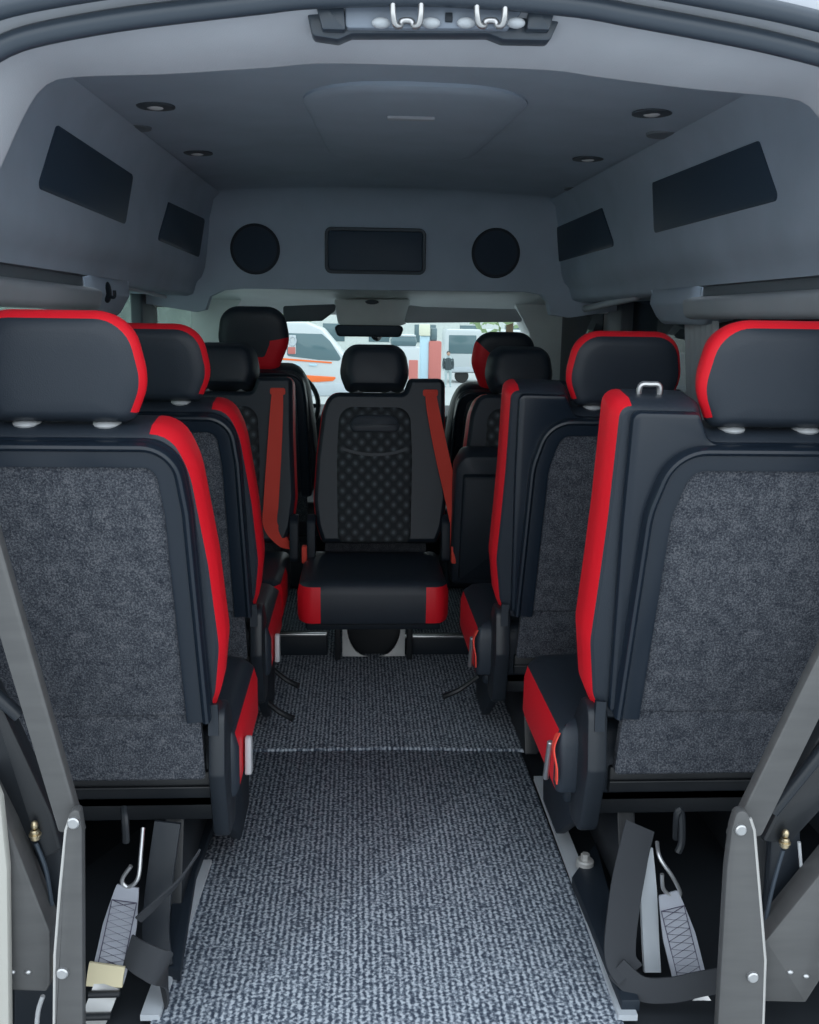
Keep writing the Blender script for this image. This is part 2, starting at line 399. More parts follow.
    obj('seat_pan', box(BM(), cl + .03, cr - .03, .02, cf - .07, .225, .266, .01), 'plastic', t)
    if style == 'forward':
        # side covers, legs, cross bars
        obj('recliner_cover', side_cover(.226, .260), 'cover', t); obj('recliner_cover', side_cover(-.300, -.258), 'cover', t)
        for x in (.238, -.275):
            obj('side_skirt', prism(BM(), rp([(-.03, .30, .02), (.02, .19, .02), (.20, .05, .01), (.36, .05, .01), (.40, .28, .02), (.1, .36, .05)], 4), x - .012, x + .012, 'x', .004), 'plastic', t)
        for x in (-.17, .13):
            b = BM(); prism(b, rp([(-.02, .02, .005), (.38, .02, .005), (.30, .235, .02), (.06, .235, .02)], 4), x - .02, x + .02, 'x', .004)
            obj('leg', b, 'black_metal', t)
        b = BM(); box(b, -.235, .225, -.03, .0, .275, .335, .006); box(b, -.235, .225, -.038, -.03, .300, .306, .002); obj('rear_crossbar', b, 'black_metal', t)
        b = BM(); box(b, -.26, .25, .02, .05, .20, .268, .006); obj('lower_crossbar', b, 'black_metal', t)
        for x in (.245, -.285):
            b = BM(); strap(b, [(x * .96, -.075, .50), (x * .97, -.080, .465), (x * .97, -.085, .44)], .02, .014, (1, 0, 0)); obj('recline_lever', b, 'plastic', t)
        b = BM(); prism(b, rp([(.05, .285, .006), (.085, .275, .006), (.09, .36, .012), (.06, .37, .012)], 4), .279, .293, 'x', .004); o = obj('buckle', b, 'sleeve', t); o['label'] = 'pale grey buckle'
        b = BM(); cyl(b, (-.350, .05, .27), (-.350, .02, .37), .007, 10, .002); obj('adjuster_rod', b, 'zinc', t)
        b = BM(); strap(b, spline([(-.340, -.005, .40), (-.352, -.02, .375), (-.346, -.03, .335), (-.344, -.025, .30)], 5), .016, .003, (0, 1, 0)); o = obj('release_tab', b, 'belt', t); o['label'] = 'small red pull strap'
        for sx, py_ in pedals:
            b = BM(); tube(b, spline([(sx * .80, py_, .14), (sx * .97, py_ + .01, .09), (sx * 1.12, py_, .07)], 4), [.008] * 4 + [.009] * 4 + [.011], 8); obj('release_pedal', b, 'black_metal', t)
    if style == 'rear':
        b = BM(); puffy(b, rp([(-.155, .46, .03), (.155, .46, .03), (.160, .80, .2), (.15, 1.0, .06), (-.15, 1.0, .06), (-.160, .80, .2)], 6), [(.07, 0), (.088, 0), (.096, .006), (.100, .016)], 'y')
        obj('quilted_insert', tilt(b, TILT, HZ), 'insert', t)
        for z in (.90, .815):
            b = BM(); w = .115 if z > .85 else .10
            puffy(b, rp([(-w, z, .03), (w, z, .03), (w * .8, z + .07, .05), (-w * .8, z + .07, .05)], 6), [(.098, 0), (.108, .003), (.113, .016)], 'y') if z > .85 else strap(b, spline([(-.14, .1035, z + .02), (-.07, .1035, z + .002), (0, .1035, z - .004), (.07, .1035, z + .002), (.14, .1035, z + .02)], 5), .012, .006, (0, 0, 1))
            obj('shoulder_pad' if z > .85 else 'quilt_seam', tilt(b, TILT, HZ), 'leather', t)
        # belt out of the hump, down to the buckle
        bx = -.236; belt = belt or (-.115, .035)
        b = BM(); prism(b, rp([(bx - .032, 1.045, .008), (bx + .032, 1.045, .008), (bx + .032, 1.072, .008), (bx - .032, 1.072, .008)], 4), .080, .096, 'y', .003)
        o = obj('belt_guide', tilt(b, TILT, HZ), 'belt', t); o['label'] = 'dark red belt outlet'
        pts = spline([(bx, .094, 1.06), (bx + belt[0] * .1, .112, .98), (bx + belt[0] * .45, .118, .80), (bx + belt[0] * .85, .12, .62), (bx + belt[0], .10, .53), (bx + belt[0] + belt[1] * .5, .09, .465), (bx + belt[0] + belt[1], .085, .44)], 8)
        for q in range(len(pts)):
            p = pts[q]; v = Matrix.Translation((0, 0, HZ)) @ Matrix.Rotation(TILT, 4, 'X') @ Matrix.Translation((0, 0, -HZ)) @ p; pts[q] = v
        n = len(pts)
        b = BM(); strap(b, pts, [.045 + .018 * math.sin(PI * q / n) for q in range(n)], .003, [(1, 0.5 * (q / n), 0.3 * (q / n)) for q in range(n)])
        o = obj('seat_belt', b, 'belt', t); o['label'] = 'red seat belt'
        for x in (.268, -.305):
            b = BM(); prism(b, rp([(.02, .40, .01), (.12, .40, .02), (.10, .56, .03), (.02, .60, .03)], 4), x - .018, x + .018, 'x', .005); obj('recliner_cover', b, 'plastic', t)
        b = BM(); box(b, .284, .306, .10, .14, .40, .47, .006); o = obj('buckle', b, 'belt', t); o['label'] = 'small red buckle'
        # leg frame
        for x in (-.155, .155):
            obj('leg', box(BM(), x - .012, x + .012, .10, .14, .0, .24, .004), 'black_metal', t)
        for sx in (-1, 1):
            pl = [(sx * .135, .225), (sx * .135, .01)]
            cur = [(sx * (.025 + .090 * math.sin(PI / 2 * i / 8)), .01 + .125 * (1 - math.cos(PI / 2 * i / 8))) for i in range(9)] + [(sx * .12, .225)]
            pl += cur
            o = obj('leg_gusset', prism(BM(), pl, .115, .125, 'y', .002), 'white_metal', t); o['label'] = 'white leg gusset'
        obj('leg_plate', prism(BM(), rp([(-.13, .0, .005), (.13, .0, .005), (.13, .235, .005), (-.13, .235, .005)], 3), .05, .065, 'y', .003), 'black_metal', t)
    return t

G1 = 'forward passenger seats in two rows'
Y1, Y2, YR, YF = 1.835, 2.53, 3.47, 4.28
SR = (.86, .85, .92)
s1 = make_seat('passenger_seat', 'nearest left black and red seat, grey carpet back behind the pale-edged lift arm', 'seat', G1, (-.633, Y1, 0))
s2 = make_seat('passenger_seat', 'nearest right black and red seat with a chrome loop on its raised shoulder', 'seat', G1, (.643, Y1, 0))
s3 = make_seat('passenger_seat', 'black and red seat directly ahead of the nearest left seat, mostly hidden by it', 'seat', G1, (-.628, Y2, 0), 0, (1, 1, .98), pedals=((.29, .14), (.29, .40)))
s4 = make_seat('passenger_seat', 'black and red seat directly ahead of the nearest right seat, no chrome loop', 'seat', G1, (.553, Y2, 0), 0, (.98, 1, .978), pedals=((-.36, .30),))
b = BM(); tube(b, [Vector(p) for p in spline([(-.243, .005, 1.10), (-.243, .005, 1.135), (-.225, .005, 1.139), (-.207, .005, 1.135), (-.207, .005, 1.10)], 5)], .0055, 8)
o = obj('belt_loop', tilt(b, TILT, HZ), 'zinc', s2); o['label'] = 'chrome belt loop'
G2 = 'passenger seats facing the rear'
r1 = make_seat('passenger_seat', 'middle black seat facing the camera, quilted back and red cushion corners', 'seat', G2, (-.052, YR, 0), PI, SR, style='rear')
r2 = make_seat('passenger_seat', 'rear-facing black seat at left, red belt hanging straight down its shoulder', 'seat', G2, (-.607, YR, 0), PI, SR, style='rear', belt=(.03, -.10))
r3 = make_seat('passenger_seat', 'rear-facing black seat at right, cushion tipped up, beside the quilted seat', 'seat', G2, (.492, YR, 0), PI, SR, style='rear')
for ch in r3.children:
    if ch.name.split('.')[0] == 'cushion_side':
        ch.data.materials[0] = M['leather']; del ch['label']
    if ch.name.split('.')[0] in ('cushion', 'cushion_side', 'seat_pan'):
        ch.matrix_local = Matrix.Translation((0, .10, .36)) @ Matrix.Rotation(R(78), 4, 'X') @ Matrix.Translation((0, -.03, -.29))
G3 = 'cab seats'
f1 = make_seat('cab_seat', 'black cab seat with tall red-sided headrest at the left of the windscreen', 'seat', G3, (-.555, YF, 0), 0, (1.02, 1, .99), hump=False, style='front', side=1)
f2 = make_seat('cab_seat', 'black cab seat with red-sided headrest at the right of the windscreen', 'seat', G3, (.515, YF, 0), 0, (.95, 1, .92), hump=False, style='front', side=-1)
for f in (f1, f2):
    obj('seat_base', box(BM(), -.22, .22, .02, .42, .0, .24, .02), 'plastic', f)

# ------------------------------------------------------------------ floor and shell of the van
YB = 1.36      # rear edge of the body
YE = 4.15      # bulkhead
b = BM(); box(b, -1.08, 1.08, YB, 5.6, -.06, -.012, .002); struct('floor', b, 'black_metal')
YM = 2.60
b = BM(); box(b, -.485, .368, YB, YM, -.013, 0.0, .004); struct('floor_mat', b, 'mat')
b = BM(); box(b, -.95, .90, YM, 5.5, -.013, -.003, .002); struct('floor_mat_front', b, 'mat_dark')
b = BM(); tube(b, [(-.44, YM, .001), (.0, YM + .004, .002), (.40, YM - .02, .001)], .006, 8); struct('trim_1', b, 'mat')

WP = [(.735, 1.729), (.768, 1.708), (.795, 1.640), (.812, 1.50), (.822, 1.44)]
def nar(y): return .027 * (y - 1.56)
def wall_profile(sx):
    return [(sx * x, z) for x, z in WP + [(.835, 1.405), (.855, 1.385), (.865, 1.36), (.868, 1.345)]]
for nm, sx in (('wall_left', -1), ('wall_right', 1)):
    pr = wall_profile(sx); b = BM()
    loft(b, [[(x - sx * nar(y), y, z) for x, z in pr] for y in (1.56, 2.2, 2.8, 3.4, YE + .04)])
    # thickness outside
    loft(b, [[(x + sx * (.03 - nar(y)), y, z + .03) for x, z in pr] for y in (1.56, YE + .04)])
    struct(nm, b, 'liner')
    # lower side panel below the windows
    b = BM(); box(b, min(sx * 1.045, sx * 1.08), max(sx * 1.045, sx * 1.08), 1.40, 5.6, -.02, .70, .005); struct(nm + '_lower', b, 'dark_trim')
    # window glass and posts
    b = BM(); box(b, min(sx * 1.05, sx * 1.056), max(sx * 1.05, sx * 1.056), 1.5, 4.25, .68, 1.40, .001); struct('window_%d' % (1 if sx < 0 else 2), b, 'mid_glass' if sx < 0 else 'tint_glass')
    b = BM()
    for y0, y1 in ((1.40, 1.62), (2.98, 3.12), (4.05, 4.36)) if sx < 0 else ((1.40, 1.95), (2.75, 3.05), (4.05, 4.36)):
        box(b, min(sx * 1.0, sx * 1.049), max(sx * 1.0, sx * 1.08), y0, y1, .70, 1.36, .01)
    struct('trim_%d' % (2 if sx < 0 else 3), b, 'dark_trim')
    # overhead rail recess and beam
    b = BM(); loft(b, [[(sx * x, y, z) for x, z in [(.868, 1.349), (.885, 1.345), (.885, 1.318), (.866, 1.314)]] for y in (1.45, 2.78)])
    struct('trim_%d' % (4 if sx < 0 else 5), b, 'rail')
    b = BM()
    prof = rp([(.868, 1.318, .008), (.852, 1.308, .015), (.860, 1.262, .02), (.885, 1.254, .02), (1.07, 1.265, .01), (1.07, 1.40, .01), (.90, 1.40, .01), (.886, 1.318, .004)], 4)
    puffy(b, [(sx * x, z) for x, z in prof], [(1.45, 0), (2.86, 0)], 'y')
    struct('trim_%d' % (6 if sx < 0 else 7), b, 'beam')
    b = BM()
    prof = rp([(.868, 1.352, .004), (.862, 1.30, .02), (.90, 1.235, .03), (1.07, 1.265, .01), (1.07, 1.40, .01), (.90, 1.40, .01)], 4)
    for (ya, k) in ((2.74, 0),):
        puffy(b, [(sx * x, z) for x, z in prof], [(2.80, .02), (2.83, 0), (3.06, 0), (3.14, .02)], 'y')
        prof2 = rp([(.868, 1.352, .004), (.872, 1.335, .02), (.90, 1.325, .02), (1.07, 1.33, .01), (1.07, 1.40, .01), (.90, 1.40, .01)], 4)
        puffy(b, [(sx * x, z) for x, z in prof2], [(3.1, 0), (YE, 0)], 'y')
        for v in b.verts:
            if v.co.y > 2.9 and abs(v.co.x) < .95: v.co.x -= sx * nar(v.co.y)
    struct('trim_%d' % (8 if sx < 0 else 9), b, 'liner')

b = BM(); loft(b, [[(x, y, z + .0) for x, z in [(-.745, 1.727), (-.64, 1.738), (-.35, 1.752), (0, 1.758), (.35, 1.752), (.64, 1.738), (.745, 1.727)]] for y in (1.56, 2.4, 3.3, 3.95, YE)])
loft(b, [[(x, y, 1.79) for x in (-.72, .72)] for y in (1.56, YE)])
struct('ceiling', b, 'liner')
# raised pad in the middle of the headlining with a seam
b = BM(); puffy(b, rp([(-.26, 2.25, .18), (.30, 2.25, .18), (.24, 3.25, .16), (-.20, 3.25, .16)], 8), [(1.760, 0), (1.748, 0), (1.742, .01), (1.739, .035)], 'z'); struct('trim_10', b, 'liner')
b = BM(); box(b, -.045, .075, 2.52, 2.545, 1.732, 1.745, .004); o = obj('ceiling_slot', b, 'lip'); tag(o, 'thin pale slot on the ceiling pad midway along the roof', 'slot')

# bulkhead over the cab
b = BM()
hw = [(-.80, 1.26), (-.755, 1.27), (-.735, 1.325), (-.68, 1.352), (-.60, 1.360), (.60, 1.366), (.67, 1.356), (.70, 1.325), (.715, 1.27), (.80, 1.26)]
pl = hw + [(1.06, 1.30), (1.06, 1.42), (.86, 1.60), (.80, 1.80), (-.80, 1.80), (-.86, 1.60), (-1.06, 1.42), (-1.06, 1.30)]
puffy(b, pl, [(YE - .02, 0), (YE + .05, 0)], 'y')
struct('wall_front', b, 'liner')
# curved cove between ceiling and bulkhead
b = BM(); loft(b, [[(x, YE - .02 - .16 * (1 - math.sin(a)), 1.755 - .16 * (1 - math.cos(a)) - (.02 if abs(x) > .6 else 0)) for x in (-.74, -.35, 0, .35, .74)] for a in [PI / 2 * i / 8 for i in range(9)]])
struct('trim_11', b, 'liner')
for px, lab in ((255, 'round black speaker grille on the bulkhead beside the smaller left panel'), (496, 'round black speaker grille on the bulkhead toward the right wall')):
    c = at(px, 249 if px < 300 else 253, y=YE - .03)
    t = empty('speaker', (c.x, YE - .02, c.z)); tag(t, lab, 'speaker', 'bulkhead speakers')
    b = BM(); tube(b, [(0, 0, 0), (0, -.006, 0), (0, -.010, 0), (0, -.010, 0)], [.103, .103, .099, .092], 40); obj('rim', b, 'plastic', t)
    b = BM(); tube(b, [(0, -.008, 0), (0, -.012, 0), (0, -.014, 0)], [.092, .090, .05], 40); obj('grille', b, 'mesh', t)
c = at(375.5, 251, y=YE - .03)
t = empty('bulkhead_locker', (c.x, YE - .02, c.z)); tag(t, 'rectangular dark panel on the bulkhead between the two round speakers', 'panel')
b = BM()
o4 = rp([(-.212, -.094, .028), (.212, -.094, .028), (.212, .094, .028), (-.212, .094, .028)], 5)
puffy(b, o4, [(.0, 0), (-.010, 0), (-.012, .004), (-.010, .012), (-.004, .014)], 'y'); obj('frame', b, 'dark_trim', t)
b = BM(); prism(b, inset(o4, .014), -.009, -.002, 'y', .003); obj('lid', b, 'tint', t)

# high-level dark panels on the side walls
def wall_panel(pxs, sx, lab):
    pts = []
    for px, py in pxs:
        p = at(px, py, x=sx * .80)
        for _ in range(4): p = at(px, py, x=sx * (.805 - nar(p.y)))
        pts.append((p.y, p.z))
    q = rp([(y, z, .012) for y, z in pts], 4)
    b = BM(); puffy(b, q, [(0, 0), (-.004, 0), (-.006, .004)], 'z')
    # lay it against the sloping wall: wall x depends on z
    for v in b.verts:
        y, z, d = v.co
        zz = [(z_, x_) for x_, z_ in WP] + [(1.405, .835)]
        wx = .812
        for (za, xa), (zb, xb) in zip(zz, zz[1:]):
            if zb <= z <= za: wx = xa + (xb - xa) * (za - z) / (za - zb)
        v.co = Vector((sx * (wx - nar(y) + .001 + d), y, z))
    o = obj('wall_panel', b, 'tint'); tag(o, lab, 'panel', 'dark panels along the upper walls')
wall_panel([(51, 125), (129, 175), (127, 224), (40, 188)], -1, 'larger dark panel on upper left wall, nearer the rear opening')
wall_panel([(166, 202), (202, 219), (201, 257), (160, 240)], -1, 'smaller dark panel on upper left wall beside the speaker')
wall_panel([(764, 141), (657, 183), (653, 233), (777, 200)], 1, 'larger dark panel on upper right wall, nearer the rear opening')
wall_panel([(605, 208), (556, 229), (553, 263), (613, 246)], 1, 'smaller dark panel on upper right wall beside the speaker')

# ceiling lamps and vents
for px, py, lab in ((155, 105, 'oval spotlight on the ceiling at left, nearest the rear opening'), (652, 112, 'oval spotlight on the ceiling at right, nearest the rear opening'),
                    (197, 152, 'small spotlight on the left of the ceiling, farther from the rear'), (588, 158, 'small spotlight on the right of the ceiling, farther from the rear')):
    c = at(px, py, z=1.742)
    t = empty('spotlight', (c.x, c.y, 1.741)); tag(t, lab, 'light', 'ceiling spotlights')
    b = BM(); tube(b, [(0, 0, 0), (0, 0, -.004), (0, 0, -.007), (0, 0, -.004)], [.048, .048, .034, .026], 28); obj('bezel', b, 'dark_trim', t)
    b = BM(); ball(b, (0, 0, -.003), .022, .022, .008); obj('lens', b, 'lamp', t)
for px, py, lab in ((133, 128, 'flat oval vent on the ceiling at left behind the spotlight'), (665, 135, 'flat oval vent on the ceiling at right behind the nearer spotlight'), (577, 189, 'flat oval vent on the ceiling at right near the bulkhead')):
    c = at(px, py, z=1.732)
    b = BM(); tube(b, [(0, 0, .004), (0, 0, -.004), (0, 0, -.006)], [.050, .048, .040], 28)
    o = obj('roof_vent', b, 'rail'); o.location = (c.x, c.y, 1.734); tag(o, lab, 'vent', 'ceiling vents')
# grab handles and coat hooks
def handle(p0, p1, lab, r):
    t = empty('grab_handle', (p0 + p1) / 2); tag(t, lab, 'handle', 'grab handles')
    a, c = p0 - (p0 + p1) / 2, p1 - (p0 + p1) / 2
    b = BM(); tube(b, [a, a.lerp(c, .03), a.lerp(c, .5), a.lerp(c, .97), c], [r * .6, r, r, r, r * .6], 12); obj('grip', b, 'lip', t)
    sx = 1 if p0.x > 0 else -1
    for q in (.06, .94):
        p = a.lerp(c, q); b = BM(); cyl(b, p, p + Vector((sx * .07, 0, .015)), r * .7, 10); obj('bracket', b, 'liner', t)
handle(at(640, 296, x=.855), at(584, 309, x=.855), 'pale grab handle above the right window beside the smaller panel', .014)
handle(at(124, 287, x=-.855), at(166, 297, x=-.855), 'slim pale grab handle above the left window', .007)
for px, py, xx, lab in ((660, 301, .855, 'dark oval hook on the right wall beside the pale handle'), (107, 292, -.855, 'dark oval hook on the left wall beside the slim handle'), (197, 297, -.84, 'dark oval hook on the left wall near the windscreen')):
    p = at(px, py, x=xx); b = BM(); sx = 1 if xx > 0 else -1
    ball(b, (0, 0, 0), .012, .028, .032, 14, 10); tube(b, spline([(0, 0, -.01), (-sx * .02, 0, -.015), (-sx * .022, 0, .005)], 4), .005, 8)
    o = obj('coat_hook', b, 'plastic'); o.location = p; tag(o, lab, 'hook', 'coat hooks')
# curtain at the right window
b = BM(); rows = []
y0, y1 = at(683, 320, x=.93).y, at(716, 320, x=.93).y
for k in range(8):
    z = 1.25 - .5 * k / 7; row = []
    for i in range(49):
        q = i / 48; row.append((.935 + .012 * math.sin(q * 2 * PI * 6), y0 + (y1 - y0) * q - .14 * k / 7 * 1.0, z))
    rows.append(row)
loft(b, rows); loft(b, [[(x + .004, y, z) for x, y, z in r] for r in rows])
o = obj('curtain', b, 'curtain'); tag(o, 'grey pleated curtain hanging at the right side window', 'curtain')

# rear opening: pale lip, seals, body edge
def portal(half):
    pts = [(-x, 0, z) for x, z in half] + [(x, 0, z) for x, z in half[::-1][1:]]
    return [(p.x, p.z) for p in spline(pts, 5)]
inner = portal([(.84, 0.0), (.83, .6), (.815, 1.05), (.75, 1.28), (.66, 1.44), (.615, 1.525), (.585, 1.566), (.545, 1.582), (.40, 1.591), (.25, 1.604), (.17, 1.612), (0, 1.613)])
outer = portal([(.84, 0.0), (.83, .6), (.825, 1.10), (.775, 1.33), (.71, 1.46), (.65, 1.540), (.60, 1.577), (.55, 1.597), (.45, 1.618), (.36, 1.632), (.25, 1.647), (.17, 1.657), (0, 1.664)])
def evenly(path, n=100):
    P = [Vector(p) for p in path]; L = [0]
    for a, c in zip(P, P[1:]): L.append(L[-1] + (c - a).length)
    out = []; k = 0
    for i in range(n):
        d = L[-1] * i / (n - 1)
        while k < len(L) - 2 and L[k + 1] < d: k += 1
        t = (d - L[k]) / max(1e-9, L[k + 1] - L[k]); out.append(tuple(P[k].lerp(P[k + 1], min(1, t))))
    return out
inner, outer = evenly(inner, 240), evenly(outer, 240)
mid = [((a[0] * .5 + c[0] * .5), (a[1] * .5 + c[1] * .5) + .006) for a, c in zip(outer, inner)]
back = evenly(portal([(.90, 0.0), (.89, .6), (.87, 1.10), (.86, 1.32), (.83, 1.45), (.82, 1.55), (.80, 1.65), (.70, 1.74), (.45, 1.77), (.25, 1.775), (0, 1.775)]), 240)
b = BM()
loft(b, [[(x, 1.405, z) for x, z in outer], [(x, 1.45, z) for x, z in mid], [(x, 1.52, z) for x, z in inner], [(x * 1.003, 1.535, z + .003) for x, z in inner], [(x, 1.58, z) for x, z in back]])
struct('trim_12', b, 'lip')
def ringtube(path, y, r, grow=0.0):
    b = BM(); P = path
    tube(b, [(x * (1 + grow), y, z + grow * 1.6) for x, z in P], r, 10); return b
o = obj('door_seal', ringtube(outer, 1.392, .0145, .004), 'rubber'); tag(o, 'black rubber seal running around the rear door opening', 'seal')
b = BM()
loft(b, [[(x * 1.004, 1.40, z + .008) for x, z in outer], [(x * 1.03, 1.385, z + .028) for x, z in outer], [(x * 1.04, 1.36, z + .040) for x, z in outer], [(x * 1.06, 1.36, z + .058) for x, z in outer], [(x * 1.07, 1.40, z + .085) for x, z in outer], [(x * 1.07, 1.62, z + .11) for x, z in outer]])
struct('trim_13', b, 'lip')
b = ringtube([(x * 1.034, z + .034) for x, z in outer], 1.362, .013, 0.0)
o = obj('door_gasket', b, 'rubber'); tag(o, 'thin outer rubber gasket along the top of the rear door frame', 'seal')

# latch plate at the top of the opening
cL = at(435, 22, y=1.41)
t = empty('door_latch', (cL.x, 1.41, cL.z)); tag(t, 'metal striker plate with two chrome loops at the top of the rear opening', 'latch')
def LX(px, py, dy=0.0):
    p = at(px, py, y=1.41 + dy); return (p.x - cL.x, dy, p.z - cL.z)
def lpoly(pts, r): return rp([(LX(*p)[0], LX(*p)[2], r) for p in pts], 5)
b = BM(); prism(b, lpoly([(306, 8), (312, 33), (338, 37), (352, 31), (490, 31), (505, 37), (552, 38), (563, 14), (566, -12), (303, -12)][::-1], .008), .012, .045, 'y', .003); obj('recess', b, 'rubber', t)
b = BM(); prism(b, lpoly([(345, 6), (345, 28), (508, 29), (525, 8), (525, -10), (345, -10)][::-1], .006), .0, .016, 'y', .003); obj('plate', b, 'latch_grey', t)
for px in (407, 491):
    b = BM()
    tube(b, spline([LX(px - 14, -6, -.02), LX(px - 14, 12, -.022), LX(px - 12, 24, -.018), LX(px - 7, 26, -.012), LX(px - 5, 21, -.010), LX(px + 4, 21, -.010), LX(px + 7, 26, -.012), LX(px + 12, 24, -.018), LX(px + 14, 12, -.022), LX(px + 14, -6, -.02)], 5), .0042, 10)
    obj('striker_loop', b, 'zinc', t)
for px in (381, 431, 466, 516):
    b = BM(); p = LX(px, 23, -.004); ball(b, p, .013, .008, .007); obj('bump_stop', b, 'beam', t)
b = BM(); p = LX(449, 17, -.003); box(b, p[0] - .005, p[0] + .005, p[1], p[1] + .006, p[2] - .006, p[2] + .006, .001); obj('slot', b, 'plastic', t)
for a_, c_ in (((328, -6), (334, 30)), ((545, -6), (538, 30))):
    b = BM(); p, q = LX(*a_, -.002), LX(*c_, -.002); prism(b, rp([(p[0] - .020, p[2], .003), (q[0] - .016, q[2], .003), (q[0] + .016, q[2], .003), (p[0] + .020, p[2], .003)], 3), -.004, .014, 'y', .003); obj('buffer', b, 'rubber', t)

# ------------------------------------------------------------------ cab
b = BM()  # roof header of the cab
loft(b, [[(x, y, z) for x in (-.98, -.5, 0, .5, .98)] for y, z in ((YE + .05, 1.372), (4.5, 1.385), (4.9, 1.375), (5.15, 1.335), (5.3, 1.275), (5.34, 1.262), (5.34, 1.40), (YE + .05, 1.42))])
struct('ceiling_cab', b, 'cab')
for sx in (-1, 1):
    b = BM()
    prof = [(sx * .70, 1.36), (sx * .80, 1.18), (sx * .86, .75), (sx * 1.0, .75), (sx * 1.0, 1.40), (sx * .70, 1.40)]
    puffy(b, rp([(x, z, .03) for x, z in prof], 4), [(5.16, 0.01), (5.2, 0), (5.36, 0)], 'y')
    struct('trim_%d' % (14 if sx < 0 else 15), b, 'cab')
    b = BM(); box(b, min(sx * .98, sx * 1.02), max(sx * .98, sx * 1.02), 4.25, 5.36, .0, .86, .01); box(b, min(sx * .96, sx * 1.0), max(sx * .96, sx * 1.0), 4.25, 5.36, 1.28, 1.42, .01)
    struct('trim_%d' % (16 if sx < 0 else 17), b, 'cab')
    b = BM(); box(b, min(sx * .985, sx * .99), max(sx * .985, sx * .99), 4.3, 5.3, .84, 1.30, .001); struct('window_%d' % (3 if sx < 0 else 4), b, 'mid_glass' if sx < 0 else 'tint_glass')
b = BM(); loft(b, [[(x, 5.40 - .04 * abs(x), 1.30) for x in (-.92, -.5, 0, .5, .92)], [(x, 5.85 - .06 * abs(x), .72) for x in (-.92, -.5, 0, .5, .92)]])
struct('window_5', b, 'glass')
b = BM(); prism(b, rp([(4.95, 0.0, .02), (4.93, .5, .05), (5.0, .74, .06), (5.25, .78, .06), (5.85, .70, .02), (5.85, 0, .02)], 5), -.97, .97, 'x', .02)
struct('trim_18', b, 'plastic')
def pxbox(bm, pts, y, th, r=.01, bv=.006):
    q = [at(px, py, y=y) for px, py in pts]
    return prism(bm, rp([(p.x, p.z, r) for p in q], 5), y, y + th, 'y', bv)
YV = 5.05
b = BM(); pxbox(b, [(333, 299), (411, 299), (406, 324), (392, 328), (350, 328), (338, 324)], YV, .06, .015, .012)
t = empty('overhead_console', (0, 0, 0)); tag(t, 'grey overhead console above the mirror in the windscreen header', 'console'); obj('body', b, 'cab', t)
b = BM(); p = at(372, 302, y=YV - .004); ball(b, p, .035, .006, .012); obj('button', b, 'dark_trim', t)
p = at(369, 330, y=5.02)
t = empty('rear_view_mirror', p); tag(t, 'black rear view mirror hanging from the windscreen below the console', 'mirror')
b = BM(); prism(b, rp([(-.185, .025, .02), (-.165, -.035, .025), (.165, -.035, .025), (.185, .025, .02)], 5), -.012, .02, 'y', .008); obj('housing', b, 'plastic', t)
b = BM(); prism(b, rp([(-.172, .02, .018), (-.156, -.028, .02), (.156, -.028, .02), (.172, .02, .018)], 5), -.015, -.012, 'y', .001); obj('mirror_face', b, 'tint', t)
b = BM(); tube(b, spline([(.02, .02, -.03), (.05, .06, -.045), (.09, .25, .02)], 4), .012, 8); obj('stem', b, 'plastic', t)
for pts, m, lab in (([(283, 306), (336, 304), (335, 311), (322, 321), (283, 322)], 'dark_trim', 'dark sun visor folded up left of the overhead console'), ([(409, 305), (424, 307), (516, 309), (524, 322), (404, 323)], 'beam', 'grey sun visor folded up right of the overhead console')):
    b = BM(); pxbox(b, pts, 5.0, .025, .012, .008); o = obj('sun_visor', b, m); tag(o, lab, 'sun visor', 'sun visors')
# steering wheel behind the cab seats
t = empty('steering_wheel', (-.5, 4.93, .80)); t.rotation_euler = (R(-25), 0, 0); tag(t, 'black steering wheel in front of the left cab seat', 'steering wheel')
b = BM(); tube(b, [(.185 * math.cos(a), 0, .185 * math.sin(a)) for a in [2 * PI * i / 40 for i in range(41)]], .013, 10); obj('rim', b, 'plastic', t)
b = BM(); ball(b, (0, .02, 0), .07, .03, .06); [tube(b, [(0, .02, 0), (.18 * math.cos(a), .0, .18 * math.sin(a))], .012, 8) for a in (0, PI, -PI / 2)]; cyl(b, (0, .02, 0), (0, .14, 0), .03); obj('hub', b, 'plastic', t)

# floor tracks across the van
for px0, px1, py, lab in ((262, 327, 634, 'thin chrome floor track to the left of the middle seat leg'), (404, 470, 636, 'thin chrome floor track to the right of the middle seat leg')):
    y = 3.42
    a, c = at(px0, py, y=y), at(px1, py, y=y)
    t = empty('floor_track', ((a.x + c.x) / 2, y, 0)); tag(t, lab, 'floor track', 'floor tracks')
    w = (c.x - a.x) / 2
    obj('rail', box(BM(), -w, w, -.012, .012, a.z - .006, a.z + .004, .003), 'zinc', t)
    obj('base', box(BM(), -w, w, -.005, .06, -.006, a.z - .006, .003), 'plastic', t)
# side edging of the mat
for pts, m, nm in (([(628, 1018), (576, 872), (540, 778)], 'beam', 'trim_20'), ([(150, 1018), (204, 862)], 'beam', 'trim_21')):
    b = BM(); q = [at(px, py, z=.004) for px, py in pts]
    strap(b, [(p.x, p.y, .004) for p in q], .035, .012, (1, 0, 0)); struct(nm, b, m)

